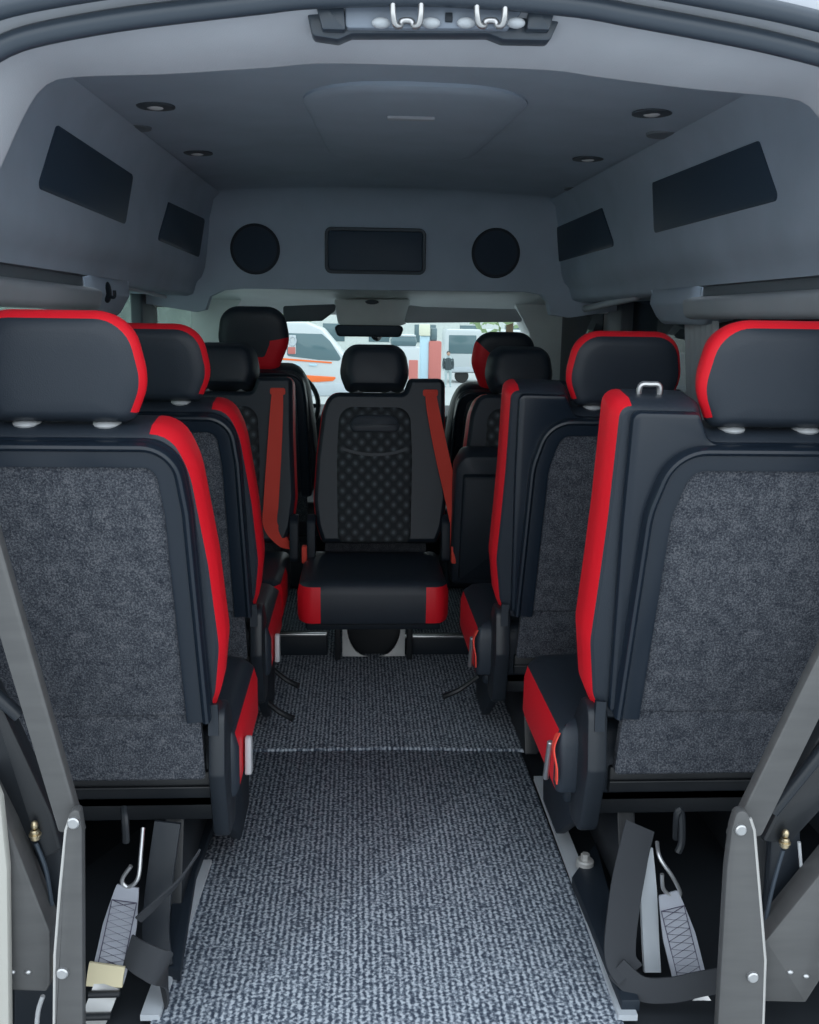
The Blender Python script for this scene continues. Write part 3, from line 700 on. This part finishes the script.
# ------------------------------------------------------------------ wheelchair lift arms at the rear corners
def quad_plate(bm, pts, y, th, r=.004, bv=.0025, slope=None):
    q = [at(px, py, y=y) for px, py in pts]
    prism(bm, rp([(p.x, p.z, rr) for p, rr in zip(q, r if isinstance(r, list) else [r] * len(q))], 8), y, y + th, 'y', bv)
    return bm
def lift(lab, flip):
    t = empty('lift_arm', (0, 0, 0)); tag(t, lab, 'lift arm', 'folding lift arms')
    y = 1.36
    if flip: up = [(834, 624), (834, 690), (762, 836), (728, 842)]; br = [(732, 829), (737, 812), (747, 811), (755, 832), (764, 950), (766, 1060), (716, 1060), (727, 870)]; bolts = [(740, 829), (752, 976)]
    else: up = [(-15, 490), (-15, 590), (58, 832), (84, 838)]; br = [(64, 838), (69, 812), (79, 809), (82, 830), (83, 1060), (53, 1060), (55, 950), (63, 860)]; bolts = [(74, 822), (63, 972)]
    b = BM(); quad_plate(b, up, y + .045, .022, .006, .003); obj('upper_arm', b, 'steel', t)
    b = BM(); quad_plate(b, br, y + .018, .020, [.02, .02, .02, .02, .05, .002, .002, .05], .003); k = obj('pivot_bracket', b, 'steel', t)
    # bare edge of the bracket
    ed = [(762, 1050), (765, 960), (760, 900), (754, 830), (750, 818)] if flip else [(54, 1050), (55, 955), (60, 890), (66, 830), (70, 818)]
    b = BM(); tube(b, [at(px, py, y=y + .020) for px, py in ed], .0028, 6); o = obj('edge', b, 'edge', k); o['label'] = 'bright bare edge of the bracket'
    for px, py in bolts:
        p = at(px, py, y=y + .018); b = BM(); cyl(b, p + Vector((0, .004, 0)), p - Vector((0, .007, 0)), .0095, 14, .002); obj('bolt', b, 'zinc', k)
    lo = [(840, 850), (765, 942), (764, 1002), (806, 1003), (840, 950)] if flip else [(-20, 770), (-20, 990), (46, 992), (50, 985), (50, 932), (10, 830)]
    b = BM(); quad_plate(b, lo, y + .05, .05, .004, .004); k2 = obj('lower_arm', b, 'steel', t)
    for px, py in (((790, 972), (806, 976)) if flip else ((12, 972), (28, 972))):
        p = at(px, py, y=y + .05); b = BM(); ball(b, p, .006, .004, .004); obj('rivet', b, 'zinc', k2)
    # dark folding strut behind
    st = [(840, 700), (780, 806), (762, 842), (790, 845), (840, 790)] if flip else [(-20, 660), (-20, 760), (40, 862), (62, 850), (52, 815)]
    b = BM(); quad_plate(b, st, y + .09, .04, .006, .006); obj('folding_strut', b, 'black_metal', t)
    s2_ = [((835, 735), (772, 812))] if flip else [((-10, 690), (20, 716))]
    b = BM()
    for p0, p1 in s2_: tube(b, [at(*p0, y=y + .08), at(*p1, y=y + .08)], .011, 12)
    obj('gas_spring', b, 'cover', t)
    g = (785, 840) if flip else (35, 832)
    p = at(*g, y=y + .08); b = BM(); cyl(b, p + Vector((0, 0, -.014)), p + Vector((0, 0, .004)), .0075, 12, .002); ball(b, p + Vector((0, 0, .012)), .006, .006, .008); cyl(b, p + Vector((0, 0, -.006)), p + Vector((0, 0, -.003)), .010, 12)
    o = obj('hose_fitting', b, 'brass', t); o['label'] = 'small brass hose fitting'
    hp = [(783, 850), (772, 890), (762, 940)] if flip else [(36, 843), (46, 870), (52, 905)]
    b = BM(); tube(b, spline([at(px, py, y=y + .085) for px, py in hp], 6), .0035, 8); obj('hose', b, 'rubber', t)
    # tower plate behind, dark
    tw = [(772, 830), (800, 820), (806, 1000), (760, 1000)] if flip else [(14, 815), (62, 815), (62, 1050), (14, 1050)]
    b = BM(); quad_plate(b, tw, y + .12, .02, .006, .003); obj('tower_plate', b, 'cover', t)
    if flip:
        b = BM(); tube(b, spline([at(px, py, y=y + .10) for px, py in ((799, 842), (801, 865), (803, 880))], 4), .003, 8); obj('cable', b, 'sleeve', t)
    else:
        b = BM(); tube(b, spline([at(px, py, y=y + .06) for px, py in ((43, 996), (38, 1012), (36, 1040))], 4), .004, 8); obj('cable', b, 'sleeve', t)
        b = BM(); quad_plate(b, [(-12, 770), (0, 800), (7, 870), (9, 1040), (-12, 1040)], y + .015, .02, .004, .003); o = obj('edge_cover', b, 'steel_edge', t); o['label'] = 'pale beige edge strip'
    return t
lift('grey folding lift arm in front of the rear left seat, with pale edge strip', False)
lift('grey folding lift arm in front of the rear right seat', True)

# ------------------------------------------------------------------ tie-down straps, buckles and belts at the seat bases
def pts_at(lst, n=6): return spline([at(px, py, y=y) for px, py, y in lst], n)
def tie_down(lab, web, hook, ratchet, tan, z1, stitch):
    t = empty('tie_down_strap', (0, 0, 0)); tag(t, lab, 'strap', 'pale tie-down straps')
    p = pts_at(web, 6); b = BM(); n = len(p)
    wd_ = [z1[0] + (z1[-1] - z1[0]) * min(1, q / (n * .45)) for q in range(n)]
    strap(b, p, wd_, .005, (1, 0, 0)); w = obj('webbing', b, 'grey_web', t)
    # cross stitching along the strap
    b = BM(); i0, i1 = int(n * stitch[0]), int(n * stitch[1]); seg = 9
    A = [p[i0].lerp(p[i1], q / seg) for q in range(seg + 1)]
    d = (A[-1] - A[0]).normalized(); wv = Vector((1, 0, 0)); wv = (wv - d * wv.dot(d)).normalized(); nn = d.cross(wv)
    if nn.y > 0: nn = -nn
    hw_ = .023
    for sgn in (1, -1):
        tube(b, [a + wv * hw_ * sgn * (1 if q % 2 else -1) + nn * .0042 for q, a in enumerate(A)], .0009, 5)
        tube(b, [A[0] + wv * hw_ * sgn + nn * .0042, A[-1] + wv * hw_ * sgn + nn * .0042], .0009, 5)
    tube(b, [A[-1] - wv * hw_ + nn * .0042, A[-1] + wv * hw_ + nn * .0042], .0009, 5); tube(b, [A[0] - wv * hw_ + nn * .0042, A[0] + wv * hw_ + nn * .0042], .0009, 5)
    obj('stitching', b, 'thread', w)
    b = BM(); tube(b, pts_at(hook, 6), .004, 8); obj('hook', b, 'zinc', t)
    if tan:
        q = pts_at(tan, 4); b = BM(); strap(b, [v + nn * .004 for v in q], .064, .006, (1, 0, 0)); o = obj('end_patch', b, 'tan', w); o['label'] = 'tan cloth end patch'
    b = BM(); q = pts_at(ratchet, 4); strap(b, q, .046, .012, (1, 0, 0)); k = obj('ratchet', b, 'zinc', t)
    b = BM(); 
    for f in (.3, .7):
        c = q[int(len(q) * f)]; cyl(b, c + Vector((-.028, -.01, 0)), c + Vector((.028, -.01, 0)), .006, 10, .001)
    obj('ratchet_bar', b, 'black_metal', k)
    return t
YS = 1.62
tie_down('pale grey tie-down strap with tan end patch at the base of the rear left seat', [(128, 886, YS), (124, 905, YS - .01), (119, 930, YS - .03), (112, 962, YS - .06), (107, 980, YS - .07)],
         [(143, 828, YS + .05), (141, 852, YS + .02), (138, 878, YS), (128, 887, YS), (122, 880, YS), (131, 866, YS)],
         [(108, 984, YS - .08), (102, 1000, YS - .09), (92, 1024, YS - .10)], [(108, 964, YS - .07), (106, 976, YS - .075), (105, 986, YS - .08)], [.040] * 6 + [.054] * 6 + [.062] * 13, (.22, .78))
tie_down('pale grey tie-down strap below the rear right seat, passing under a black belt', [(668, 893, YS), (673, 912, YS - .01), (680, 940, YS - .03), (687, 968, YS - .05), (692, 990, YS - .06)],
         [(657, 842, YS + .04), (660, 858, YS + .01), (672, 876, YS), (680, 892, YS), (676, 897, YS), (664, 890, YS), (662, 874, YS)],
         [(694, 998, YS - .07), (702, 1010, YS - .08), (714, 1034, YS - .09)], None, [.036] * 6 + [.052] * 6 + [.064] * 13, (.22, .8))
def belt(lab, lst, w, cat='belt', m='webbing', wd=(1, 0, 0), name='webbing_belt'):
    b = BM(); strap(b, pts_at(lst, 8), w, .004, wd); o = obj(name, b, m); tag(o, lab, cat, 'loose black belts'); return o
belt('narrow dark belt slanting across the base of the rear left seat', [(199, 852, 1.70), (180, 880, 1.64), (160, 900, 1.60), (138, 920, 1.58)], .020, wd=(.5, 0, 1))
belt('wide black belt folded on the floor under the rear left seat', [(128, 950, 1.56), (140, 958, 1.545), (156, 966, 1.54), (166, 972, 1.55), (163, 996, 1.56)], .060, wd=(0, .3, 1))
belt('wide black belt hanging as a loop beside the aisle under the rear right seat', [(640, 826, 1.70), (632, 860, 1.66), (624, 905, 1.60), (620, 955, 1.55), (630, 975, 1.53)], .062, wd=(1, .2, 0))
belt('wide black belt running level in front of the strap under the rear right seat', [(616, 968, 1.535), (640, 988, 1.515), (670, 990, 1.505), (700, 984, 1.50), (722, 980, 1.50)], .046, wd=(0, .2, 1))
# grey anchor posts
def anchor(lab, pts, w, m='steel', hookp=None):
    t = empty('anchor_post', (0, 0, 0)); tag(t, lab, 'anchor', 'floor anchors')
    b = BM(); strap(b, pts_at(pts, 4), w, .012, (1, 0, 0)); obj('post', b, m, t)
    if hookp:
        b = BM(); tube(b, pts_at(hookp, 5), .007, 8); obj('hook', b, 'black_metal', t)
    return t
anchor('pale grey steel post standing beside the belt under the rear right seat', [(644, 848, 1.69), (648, 890, 1.66), (650, 935, 1.63), (652, 972, 1.60)], .032, 'beam', [(676, 838, 1.66), (677, 815, 1.64), (681, 812, 1.64), (682, 840, 1.64), (678, 852, 1.64)])
anchor('dark grey steel post leaning under the rear left seat beside the aisle', [(168, 822, 1.72), (160, 880, 1.69), (156, 930, 1.66), (160, 968, 1.62)], .05, 'cover', [(124, 808, 1.66), (125, 820, 1.64), (126, 842, 1.64)])
# foot plates carrying the seats, with bolt
for pts, lab, bolt in (([(196, 872), (222, 800), (208, 790), (176, 850), (166, 966), (180, 970)], 'black foot plate beside the mat under the rear left seat', (183, 849)),
                       ([(572, 876), (596, 842), (628, 960), (640, 1000), (622, 1000)], 'black foot plate beside the mat under the rear right seat', (585, 862))):
    q = [at(px, py, z=.03) for px, py in pts]
    t = empty('foot_plate', (0, 0, 0)); tag(t, lab, 'foot plate', 'seat foot plates')
    b = BM(); prism(b, [(p.x, p.y) for p in q], .004, .03, 'z', .004); obj('plate', b, 'plastic', t)
    p = at(*bolt, z=.035); b = BM(); cyl(b, (p.x, p.y, .02), (p.x, p.y, .042), .020, 18, .003); cyl(b, (p.x, p.y, .04), (p.x, p.y, .056), .010, 6, .001); obj('bolt', b, 'edge', t)

# ------------------------------------------------------------------ outside, seen through the windscreen
def gz(y): return -.5 - .0432 * min(max(0.0, y - 12.0), 37.0)
b = BM(); loft(b, [[(x, y, gz(y)) for x in (-60, 60)] for y in (-40, 0, 12, 49, 110)]); loft(b, [[(x, y, gz(y) - .3) for x in (-60, 60)] for y in (-40, 12, 49, 110)]); struct('ground', b, 'ground')
YA = 18.5
def car_side(bm, pts, y0, y1, r=.12, bv=.08):
    q = [at(px, py, y=YA) for px, py in pts]
    return prism(bm, rp([(p.x, p.z, r) for p in q], 5), y0, y1, 'y', bv)
t = empty('ambulance', (0, 0, 0)); tag(t, 'white ambulance with an orange stripe parked ahead, seen through the windscreen', 'ambulance')
b = BM(); car_side(b, [(200, 320), (306, 322), (322, 329), (346, 358), (372, 370), (376, 396), (200, 398)], YA, YA + 1.9); obj('body', b, 'white_paint', t)
b = BM(); car_side(b, [(287, 333), (322, 334), (330, 341), (343, 361), (320, 360), (287, 356)], YA - .012, YA + .05, .05, .01); obj('side_window', b, 'car_glass', t)
b = BM(); car_side(b, [(288, 335), (296, 335), (296, 354), (288, 354)], YA - .02, YA + .02, .02, .005); k = obj('window_panel', b, 'white_paint', t)
b = BM(); car_side(b, [(288, 347), (295.5, 347), (295.5, 354), (288, 354)], YA - .026, YA, .02, .004); o = obj('pink_patch', b, 'redpaint', k)
b = BM(); c = at(292.5, 341, y=YA - .022); tube(b, [c + Vector((.06 * math.cos(a), 0, .085 * math.sin(a))) for a in [2 * PI * i / 20 for i in range(21)]], .02, 8); obj('emblem_ring', b, 'beam', k)
b = BM(); car_side(b, [(270, 373), (337, 377), (333, 381), (318, 382), (270, 381)], YA - .015, YA + .02, .02, .005); o = obj('stripe', b, 'orange', t); o['label'] = 'orange stripe'
b = BM(); car_side(b, [(270, 357), (332, 362), (332, 363.5), (270, 359)], YA - .015, YA + .02, .01, .004); o = obj('thin_stripe', b, 'orange', t); o['label'] = 'thin orange line'
for px in (296, 313):
    b = BM(); car_side(b, [(px - 4, 363.5), (px + 4, 364), (px + 4, 366), (px - 4, 365.5)], YA - .03, YA + .01, .01, .005); obj('door_handle', b, 'bluepaint', t)
b = BM(); car_side(b, [(200, 383), (372, 383), (372, 396), (200, 396)], YA - .02, YA + 1.92, .05, .02); obj('sill', b, 'beam', t)
for px in (240, 352):
    c = at(px, 392, y=YA); b = BM(); cyl(b, (c.x, YA - .02, gz(YA) + .34), (c.x, YA + .24, gz(YA) + .34), .34, 24, .04); obj('wheel', b, 'tyre', t)
    b = BM(); cyl(b, (c.x, YA + 1.68, gz(YA) + .34), (c.x, YA + 1.92, gz(YA) + .34), .34, 24, .04); obj('wheel', b, 'tyre', t)
def pbox(bm, px0, py0, px1, py1, y, dep, bv=.02, down=False):
    a, c = at(px0, py0, y=y), at(px1, py1, y=y)
    return box(bm, min(a.x, c.x), max(a.x, c.x), y, y + dep, gz(y) if down else min(a.z, c.z), max(a.z, c.z), bv)
t = empty('van', (0, 0, 0)); tag(t, 'white van standing ahead at right, behind the red kiosk', 'van')
yv = 52
b = BM(); pbox(b, 446, 329, 540, 374, yv, 2.4, .15); obj('body', b, 'white_paint', t)
b = BM(); pbox(b, 449, 335, 476, 354, yv - .02, .1, .02); obj('windscreen', b, 'car_glass', t)
b = BM(); pbox(b, 482, 335, 520, 354, yv - .02, .1, .02); obj('side_window', b, 'car_glass', t)
b = BM(); pbox(b, 447, 367, 539, 373, yv - .05, .1, .02); obj('bumper', b, 'beam', t)
for px in (462, 525):
    c = at(px, 374, y=yv); b = BM(); cyl(b, (c.x, yv + .1, gz(yv) + .38), (c.x, yv + .4, gz(yv) + .38), .38, 20, .04); obj('wheel', b, 'tyre', t)
t = empty('car', (0, 0, 0)); tag(t, 'pale car parked beside the red sign, right of the middle headrest', 'car')
yc = 26
b = BM(); pbox(b, 388, 346, 421, 391, yc, 1.8, .12); obj('body', b, 'white_paint', t)
b = BM(); pbox(b, 391, 336, 417, 347, yc + .2, 1.4, .1); k = obj('cabin', b, 'car_glass', t)
b = BM(); pbox(b, 393, 334.5, 416, 337, yc + .25, 1.3, .03); obj('roof', b, 'white_paint', k)
for px in (394, 415):
    c = at(px, 374, y=yc); b = BM(); cyl(b, (c.x, yc + .02, gz(yc) + .33), (c.x, yc + .25, gz(yc) + .33), .33, 20, .04); obj('wheel', b, 'tyre', t)
t = empty('kiosk', (0, 0, 0)); tag(t, 'red and pale blue kiosk post with a cream sign, beyond the windscreen', 'kiosk')
yk = 20
b = BM(); pbox(b, 429, 341, 441, 378, yk, .5, .03, True); o = obj('red_panel', b, 'redpaint', t)
b = BM(); pbox(b, 421, 336, 429, 378, yk + .05, .4, .02, True); obj('blue_panel', b, 'bluepaint', t)
b = BM(); pbox(b, 420, 324, 430, 336, yk, .3, .02); obj('sign', b, 'cream', t)
b = BM(); pbox(b, 431, 328, 437, 341, yk + .1, .3, .02); obj('lamp_box', b, 'car_glass', t)
b = BM(); pbox(b, 409, 360, 418, 368, 19, .1, .02, True); o = obj('sign_board', b, 'redpaint'); tag(o, 'low red sign board standing on the paving ahead, beside the pale car', 'sign')
# pedestrian
p = at(448.5, 352, y=48)
t = empty('person', (p.x, 48, gz(48))); tag(t, 'person in dark grey top and pale trousers standing near the red kiosk', 'person')
def figure():
    me = bpy.data.meshes.new('body'); 
    V = [(0, 0, .92), (0, 0, 1.15), (0, 0, 1.40), (0, 0, 1.52), (0, -.01, 1.62), (0, -.01, 1.72), (-.19, 0, 1.40), (-.24, .02, 1.12), (-.22, -.05, .88), (.19, 0, 1.40), (.24, .02, 1.12), (.22, -.05, .88),
         (-.10, 0, .88), (-.11, -.03, .48), (-.12, .02, .08), (-.12, -.14, .03), (.10, 0, .88), (.12, .03, .48), (.13, .08, .08), (.13, -.07, .03)]
    E = [(0, 1), (1, 2), (2, 3), (3, 4), (4, 5), (2, 6), (6, 7), (7, 8), (2, 9), (9, 10), (10, 11), (0, 12), (12, 13), (13, 14), (14, 15), (0, 16), (16, 17), (17, 18), (18, 19)]
    rad = [.15, .14, .15, .06, .095, .09, .07, .05, .04, .07, .05, .04, .10, .07, .05, .045, .10, .07, .05, .045]
    me.from_pydata(V, E, []); o = bpy.data.objects.new('body', me); COL.objects.link(o); o.parent = t
    sk = o.modifiers.new('skin', 'SKIN')
    for i, r in enumerate(rad): me.skin_vertices[0].data[i].radius = (r, r * .8) if i < 3 else (r, r)
    me.skin_vertices[0].data[0].use_root = True
    o.modifiers.new('sub', 'SUBSURF').levels = 1
    me.materials.append(M['cloth_pale'])
    return o
body = figure()
b = BM(); tube(b, [(0, 0, .86), (0, 0, .95), (0, 0, 1.2), (0, 0, 1.40), (0, 0, 1.47)], [.17, .18, .175, .19, .09], 16); k = obj('jacket', b, 'cloth_dark', t)
for sx in (-1, 1):
    b = BM(); tube(b, [(sx * .17, 0, 1.41), (sx * .20, 0, 1.38), (sx * .245, .02, 1.12), (sx * .225, -.05, .92)], [.07, .078, .062, .05], 12); obj('sleeve', b, 'cloth_dark', k)
b = BM(); ball(b, (0, .01, 1.70), .098, .105, .10); obj('hair', b, 'tyre', t)
b = BM(); ball(b, (0, -.03, 1.66), .085, .085, .11); obj('face', b, 'skin', t)
# building and trees behind
t = empty('building', (0, 0, 0)); tag(t, 'pale building standing behind the parked vehicles', 'building')
b = BM(); box(b, -45, 60, 72, 80, -2.2, 12, .05); obj('wall', b, 'wallpaint', t)
for i in range(8):
    for z in (-.4, 2.6):
        b = BM(); box(b, -6.0 + i * 3.4, -4.4 + i * 3.4, 71.95, 72.05, z, z + 1.3, .02); obj('window', b, 'car_glass', t)
def tree(x, y, h, lab):
    t = empty('tree', (x, y, gz(y))); tag(t, lab, 'tree', 'trees beyond the parking')
    b = BM(); tube(b, [(0, 0, 0), (.05, 0, h * .4), (0, .1, h * .75)], [.2, .16, .08], 10); obj('trunk', b, 'bark', t)
    b = BM()
    for i in range(520):
        a, e, r = random.uniform(0, 2 * PI), random.uniform(-1, 1), random.random() ** .4
        c = Vector((math.cos(a) * math.sqrt(1 - e * e) * r * h * .38, math.sin(a) * math.sqrt(1 - e * e) * r * h * .38, h * .66 + e * r * h * .34))
        u = Vector((random.gauss(0, 1), random.gauss(0, 1), random.gauss(0, 1))).normalized(); v = u.orthogonal().normalized(); s = random.uniform(.16, .34)
        b.faces.new([b.verts.new(c + u * s), b.verts.new(c + v * s * .6), b.verts.new(c - u * s), b.verts.new(c - v * s * .6)])
    obj('foliage', b, 'leaf', t, recalc=False)
tree(-2.4, 33, 7.5, 'green tree behind the ambulance, just left of the mirror'); tree(-9, 30, 8, 'green tree behind the ambulance, farther left, partly hidden'); tree(6.2, 40, 7, 'green tree behind the white van at right')

# ------------------------------------------------------------------ light
w = bpy.data.worlds.new('sky'); SC.world = w; w.use_nodes = True; nt = w.node_tree
bg = nt.nodes['Background']; tc = nt.nodes.new('ShaderNodeTexCoord'); sx = nt.nodes.new('ShaderNodeSeparateXYZ')
nt.links.new(tc.outputs['Generated'], sx.inputs[0])
nt.links.new(ramp(nt, sx.outputs['Z'], [(0.0, (0.86, 0.93, 0.93)), (0.25, (0.88, 0.94, 1.0)), (1.0, (0.80, 0.90, 1.0))]), bg.inputs['Color'])
bg.inputs['Strength'].default_value = 1.5
def portal_light(name, loc, rot, sx_, sy_):
    ld = bpy.data.lights.new(name, 'AREA'); ld.shape = 'RECTANGLE'; ld.size = sx_; ld.size_y = sy_; ld.cycles.is_portal = True
    o = bpy.data.objects.new(name, ld); COL.objects.link(o); o.location = loc; o.rotation_euler = rot; return o
portal_light('daylight_rear_opening', (0, 1.30, .85), (R(90), 0, 0), 1.8, 1.75)
portal_light('daylight_windscreen', (0, 5.9, 1.0), (R(-90), 0, 0), 2.0, .8)

SC.view_settings.view_transform = 'Standard'; SC.view_settings.look = 'None'; SC.view_settings.gamma = 1.0; SC.view_settings.use_curve_mapping = False
SC.view_settings.exposure = 0.6
